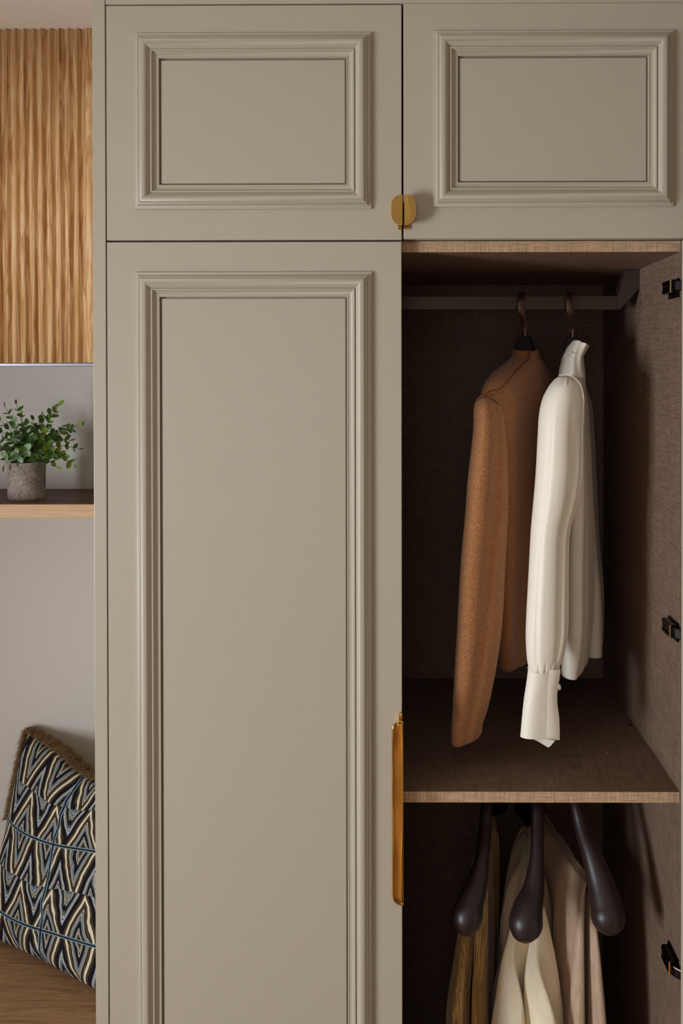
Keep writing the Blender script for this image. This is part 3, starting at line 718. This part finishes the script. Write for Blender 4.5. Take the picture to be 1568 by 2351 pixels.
mk('back_panel', bm, MT['satin'], bl, smooth=True)
# collar: a turned, open band
bm = bmesh.new(); rings = []
for k, (py, xl, xr, ya_, rr) in enumerate([(866, 1284, 1339, .20, .06), (845, 1287, 1336, .215, .052), (820, 1293, 1336, .225, .046), (800, 1302, 1343, .228, .042), (788, 1312, 1350, .228, .040), (786, 1313, 1349, .228, .039), (790, 1312, 1345, .229, .037), (805, 1303, 1336, .228, .036), (825, 1298, 1330, .228, .036)]):
    c = at((xl+xr)/2, py, ya_); hw = (xr-xl)/2/ppm(ya_); r = []
    for i in range(48):
        th = 2*math.pi*i/48; cs, sn = math.cos(th), math.sin(th)
        z_ = .0; c = c+Vector((0, .0022*math.sin(7*th+k*.5)*(k < 6), 0))
        if 2 < k < 7: z_ = -.006*max(0, -sn)*0+.004*math.sin(th*2+.5)-.007*max(0, cs)**3+.0
        r.append(c+Vector((hw*cs, rr*sn, z_)))
    rings.append(r)
loft(bm, rings, cap=False); mk('collar', bm, MT['satin'], bl, smooth=True)
seam([at(1294, 818, .20), at(1305, 811, .186), at(1320, 812, .184), at(1331, 819, .19)], .0007, bl, MT['satin'])
hanger(1314, 770, Vector((at(1315, 780, .268).x, .268)), ux, 'black hanger with bronze hook holding the ivory blouse', 1, hook=hookpts((1312.5, 1312, 1309, 1308, 1306)), py0=775)
# sweater seams follow the knitted surface
def on_body(s, z, t): q = ax1+u1*s+n1*t; return Vector((q.x, q.y, z))
seam([on_body(.030, ztop+.001, .021), on_body(.050, ztop-.016, .025), on_body(.085, ztop-.028, .026), on_body(.125, ztop-.041, .029), on_body(.160, ztop-.056, .029), on_body(.186, ztop-.072, .023), at(1122, 899, .088), at(1113, 910, .079)], .0015, sw, MT['knitseam'])
seam([at(1086, 930, .092), at(1098, 917, .082), at(1113, 911, .080), at(1130, 917, .083), at(1146, 929, .095), at(1155, 945, .11)], .0012, sw, MT['knitseam'])
# ---------------------------------------------------------------- trouser hangers
def trouser_hanger(label, path, ap, n=40):
    """path rows: px, py, y, radius in px; runs from under the shelf to the bulb end"""
    hg = empty('trouser_hanger', tuple(ap), label, 'hanger', 'dark wooden trouser hangers under the shelf')
    P = [at(a, b, y) for a, b, y, r in path]; R = [r/ppm(y) for a, b, y, r in path]
    full = [ap, ap.lerp(P[0], .55)+Vector((0, 0, .008))]+P; RR = [.014, .0135]+R
    bm = bmesh.new(); tube(bm, full, RR, 24, 70); mk('arm', bm, MT['hangw'], hg, smooth=True)
    bm = bmesh.new(); mir = [Vector((2*ap.x-p.x, 2*ap.y-p.y, p.z)) for p in full]; tube(bm, mir, RR, 24, 70); mk('arm', bm, MT['hangw'], hg, smooth=True)
    f, b = P[-4], mir[-4]
    bm = bmesh.new(); tube(bm, [f, f.lerp(b, .5), b], [.006]*3, 12); mk('crossbar', bm, MT['hangw'], hg, smooth=True)
    bm = bmesh.new(); z = lz1
    ribbon(bm, [ap, Vector((ap.x, ap.y-.004, ap.z+.02)), Vector((ap.x, .246, z-.022)), Vector((ap.x, .245, z-.006)), Vector((ap.x, .252, z+.006)), Vector((ap.x, .264, z+.009)), Vector((ap.x, .276, z+.005)), Vector((ap.x, .280, z-.008))], .012, .0035, 30)
    mk('hook', bm, MT['hookm'], hg, auto=45)
    d = (b-f); d.z = 0; return f, b, hg
apz = EZ-.80
f1, b1, _ = trouser_hanger('dark wooden hanger holding the olive corduroy trousers, leftmost of three', [(1116, 1842, .17, 13), (1114, 1900, .145, 14.5), (1108, 1960, .115, 16), (1096, 2025, .09, 24), (1080, 2075, .07, 32), (1073, 2105, .058, 36), (1068, 2130, .050, 29), (1064, 2144, .046, 14), (1063, 2148, .045, 1)], Vector((.176, .27, apz)))
f2, b2, _ = trouser_hanger('dark wooden hanger holding the cream trousers, middle of three', [(1232, 1842, .17, 14), (1233, 1900, .145, 14.5), (1232, 1970, .115, 16), (1225, 2040, .09, 25), (1212, 2090, .07, 35), (1207, 2122, .058, 39), (1205, 2147, .050, 31), (1205, 2162, .046, 15), (1205, 2166, .045, 1)], Vector((.262, .27, apz)))
f3, b3, _ = trouser_hanger('dark wooden hanger holding the beige trousers, rightmost of three', [(1322, 1842, .17, 15), (1337, 1900, .145, 19), (1358, 1960, .115, 23), (1380, 2030, .09, 32), (1392, 2080, .07, 37), (1396, 2110, .058, 38.5), (1398, 2132, .050, 30), (1399, 2145, .046, 14), (1399, 2149, .045, 1)], Vector((.338, .27, apz)))
def trousers(label, f, b, mat, left_rows, right_rows, rip, pw=.75):
    """two halves hanging either side of the crossbar; rows: (dz, s_front, s_back, half thickness, offset)"""
    mid = (f+b)/2; d = (f-b); d.z = 0; u = Vector((d.x, d.y)).normalized(); nn = Vector((-u.y, u.x))
    if nn.x < 0: nn = -nn
    zt_ = mid.z+.0125
    tr = empty('trousers', (mid.x, mid.y, zt_), label, 'trousers', 'trousers on the hangers under the shelf')
    ax = Vector((mid.x, mid.y))
    for rows in (left_rows, right_rows):
        bm = bmesh.new()
        body(bm, ax, u, nn, [(zt_-r[0],)+tuple(r[1:]) for r in rows], 60, 96, rip, pw)
        mk('trouser_leg', bm, mat, tr, smooth=True)
    return tr
# s runs toward the camera; offsets: negative = left
ripT = lambda S_, f, s2: (.0035*math.sin(S_*75+1+f*2)+.003*math.sin(S_*140+f*3))*min(1, f*4)
trousers('olive brown corduroy trousers folded over the leftmost trouser hanger', f1, b1, MT['olive'],
         [(0, .10, -.12, .003, -.002), (.006, .12, -.13, .006, -.006), (.04, .125, -.13, .008, -.010), (.15, .135, -.12, .012, -.024), (.30, .15, -.12, .016, -.038), (.60, .16, -.12, .02, -.032), (.61, .15, -.11, .01, -.032)],
         [(0, .09, -.12, .003, .002), (.006, .11, -.13, .005, .005), (.04, .115, -.13, .007, .008), (.15, .11, -.12, .010, .005), (.30, .11, -.12, .012, .003), (.60, .12, -.12, .014, .016), (.61, .11, -.11, .01, .016)], ripT, .5)
ripC = lambda S_, f, s2: (.008*math.sin(S_*70+1+f*2)+.004*math.sin(S_*120+f*3+s2))*min(1, f*3)
trousers('cream trousers folded over the middle trouser hanger', f2, b2, MT['cream'],
         [(0, .09, -.10, .003, -.002), (.006, .115, -.11, .007, -.007), (.04, .125, -.12, .012, -.013), (.10, .125, -.13, .018, -.019), (.20, .155, -.12, .023, -.025), (.32, .18, -.12, .029, -.032), (.60, .19, -.12, .032, -.036), (.61, .15, -.11, .02, -.036)],
         [(0, .09, -.10, .003, .002), (.006, .115, -.11, .006, .007), (.04, .12, -.12, .011, .012), (.10, .12, -.12, .018, .019), (.20, .15, -.12, .026, .028), (.32, .175, -.12, .030, .033), (.60, .185, -.12, .026, .028), (.61, .14, -.11, .02, .028)], ripC, .45)
ripB = lambda S_, f, s2: (.004*math.sin(S_*55+2+f*2)+.002*math.sin(S_*130+f*3))*min(1, f*3)
trousers('beige trousers folded over the rightmost trouser hanger', f3, b3, MT['beige'],
         [(0, .12, -.13, .003, -.003), (.004, .13, -.14, .006, -.007), (.04, .132, -.15, .009, -.011), (.15, .138, -.13, .013, -.015), (.30, .145, -.10, .016, -.019), (.60, .15, -.10, .015, -.017), (.61, .14, -.09, .01, -.017)],
         [(0, .12, -.13, .003, .003), (.004, .128, -.14, .005, .006), (.04, .132, -.15, .008, .010), (.15, .15, -.13, .011, .014), (.30, .165, -.12, .014, .020), (.60, .17, -.12, .016, .024), (.61, .16, -.11, .01, .024)], ripB, .6)
bpy.context.view_layer.update()
print('leaves', nl)
